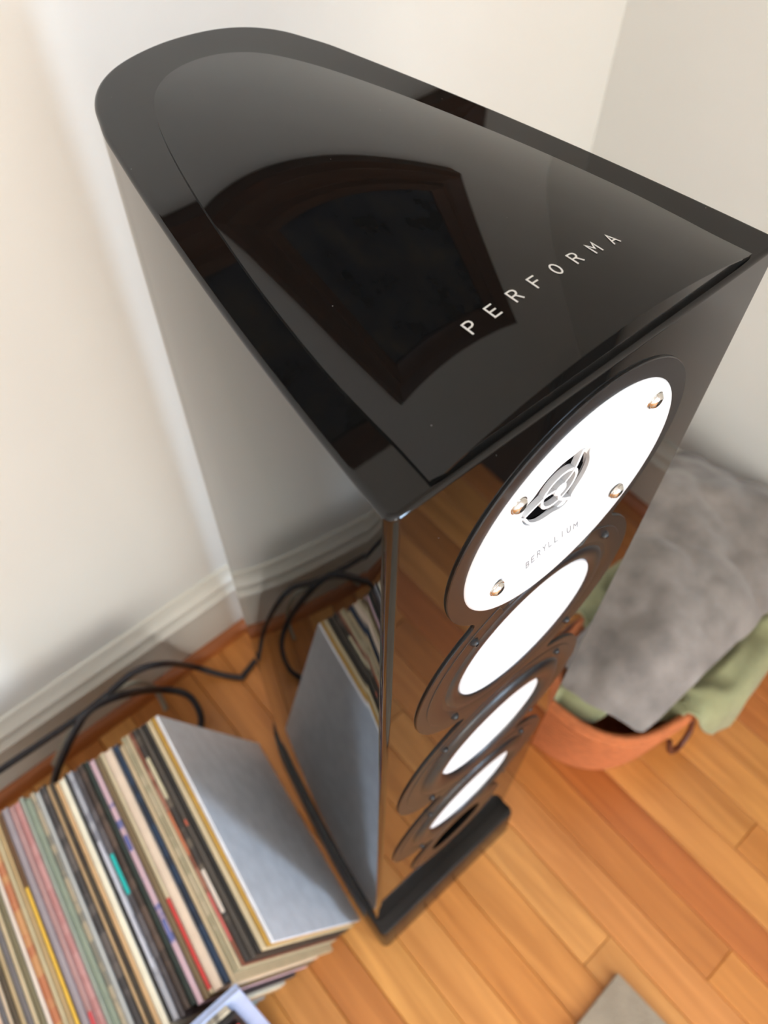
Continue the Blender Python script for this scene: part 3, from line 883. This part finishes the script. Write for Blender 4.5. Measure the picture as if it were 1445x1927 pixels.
# small beige cushion tucked behind the blanket
bm = bmesh.new()
bmesh.ops.create_uvsphere(bm, u_segments=32, v_segments=20, radius=1.0)
for v in bm.verts:
    c = v.co
    x = math.copysign(abs(c.x) ** 0.6, c.x); y = math.copysign(abs(c.y) ** 0.6, c.y)
    v.co = Vector((x * 0.115, y * 0.085, c.z * 0.04 * (1 - 0.35 * (x * x * y * y)))) + Vector((0, 0, 0.008 * fold(x, y, 2.0, 2.2)))
cu = obj('small_cushion', bm, mat('beige_linen', srgb(186, 176, 158), 0.9, var=0.1, scale=40, bump=0.3, bscale=600), None, 60)
cu.location = (0.655, 0.290, 0.275); cu.rotation_euler = (radians(-6), radians(-8), radians(10))
tag(cu, 'small beige linen cushion tucked behind the grey blanket', 'cushion')

# ------------------------------------------------------------------ rug corner
RUGM = mat('taupe_rug_pile', srgb(178, 162, 140), 0.95, var=0.10, scale=28, bump=0.7, bscale=420, sheen=0.3)
bm = bmesh.new(); box(bm, -0.60, 0, -1.0, 0, 0, 0.011, 0.003)
rug = obj('rug', bm, RUGM, None, 30)
rug.location = (0.103, -0.268, 0); rug.rotation_euler = (0, 0, radians(2))
tag(rug, 'taupe rug with straight corner lying on the plank floor', 'rug')

# ------------------------------------------------------------------ framed picture on the back wall (seen mirrored in the lid)
PX0, PX1, PZ0, PZ1, FW = -0.05, 0.515, 1.365, 1.95, 0.085
PF = empty('framed_picture', ((PX0 + PX1) / 2, YB, PZ0))
tag(PF, 'dark framed picture hanging on the cream wall above the loudspeaker', 'picture')
cxp = (PX0 + PX1) / 2
fprof = [(0, 0), (0, -0.022), (0.012, -0.030), (0.022, -0.026), (0.035, -0.018), (0.050, -0.016), (0.058, -0.022), (0.070, -0.020), (FW, -0.010), (FW, 0)]
corn = [(PX0, PZ0), (PX1, PZ0), (PX1, PZ1), (PX0, PZ1)]
for k in range(4):
    (ax, az), (bx_, bz) = corn[k], corn[(k + 1) % 4]
    dx, dz = (bx_ - ax), (bz - az); Lh = math.hypot(dx, dz); dx /= Lh; dz /= Lh
    nx, nz = -dz, dx
    bm = bmesh.new(); rings = []
    for (px, pz, sg) in ((ax, az, 1), (bx_, bz, -1)):
        rings.append([(px + nx * d + dx * d * sg - cxp, y - 0.001, pz + nz * d + dz * d * sg - PZ0) for d, y in fprof])
    loft(bm, rings)
    obj('frame_bar', bm, FRAMEW, PF, 25)
def picture_mat():
    m = mat('dark_foliage_print', (0.02, 0.02, 0.02, 1), 0.25)
    nt = m.node_tree; b = nt.nodes['Principled BSDF']
    tc = nt.nodes.new('ShaderNodeTexCoord')
    n = nt.nodes.new('ShaderNodeTexNoise'); n.inputs['Scale'].default_value = 9; n.inputs['Detail'].default_value = 6; n.inputs['Roughness'].default_value = 0.65
    nt.links.new(tc.outputs['Object'], n.inputs['Vector'])
    cr = nt.nodes.new('ShaderNodeValToRGB')
    e = cr.color_ramp.elements
    e[0].position = 0.38; e[0].color = srgb(16, 20, 22)
    e[1].position = 0.75; e[1].color = srgb(130, 112, 88)
    x = e.new(0.50); x.color = srgb(44, 52, 66)
    x = e.new(0.60); x.color = srgb(78, 76, 72)
    nt.links.new(n.outputs['Fac'], cr.inputs[0]); nt.links.new(cr.outputs[0], b.inputs['Base Color'])
    return m
bm = bmesh.new(); box(bm, PX0 + FW - cxp, PX1 - FW - cxp, -0.008, -0.002, FW, PZ1 - PZ0 - FW)
obj('picture_panel', bm, picture_mat(), PF)

# ------------------------------------------------------------------ low black cabinet by the right wall (seen mirrored in the baffle)
LC = empty('low_cabinet', (0.70, -0.80, 0))
tag(LC, 'low black cabinet with two doors standing against the right wall', 'cabinet')
BM = mat('black_painted_wood', srgb(16, 15, 15), 0.5, var=0.1)
cx0, cx1, cy0, cy1 = 0.610 - 0.70, 0.765 - 0.70, -1.20 + 0.80, -0.385 + 0.80
bm = bmesh.new(); box(bm, cx0 + 0.006, cx1, cy0, cy1, 0.0, 0.50, 0.002)
obj('carcass', bm, BM, LC, 30)
bm = bmesh.new(); box(bm, cx0 - 0.006, cx1, cy0 - 0.006, cy1 + 0.004, 0.5, 0.52, 0.002)
obj('cabinet_top', bm, BM, LC, 30)
for k in range(2):
    a0 = cy0 + 0.01 + k * (cy1 - cy0 - 0.01) / 2
    bm = bmesh.new(); box(bm, cx0 - 0.008, cx0 + 0.006, a0, a0 + (cy1 - cy0 - 0.03) / 2, 0.05, 0.485, 0.002)
    d = obj('door', bm, BM, LC, 30)
    bm = bmesh.new(); lathe_h = [(0.008 * cos(2 * pi * j / 16), 0.008 * sin(2 * pi * j / 16)) for j in range(16)]
    hy_ = a0 + (0.35 if k == 0 else 0.04)
    loft(bm, [[(xx, hy_ + y, 0.30 + z) for y, z in lathe_h] for xx in (cx0 - 0.008, cx0 - 0.026)])
    obj('knob', bm, STEEL, d, 40)
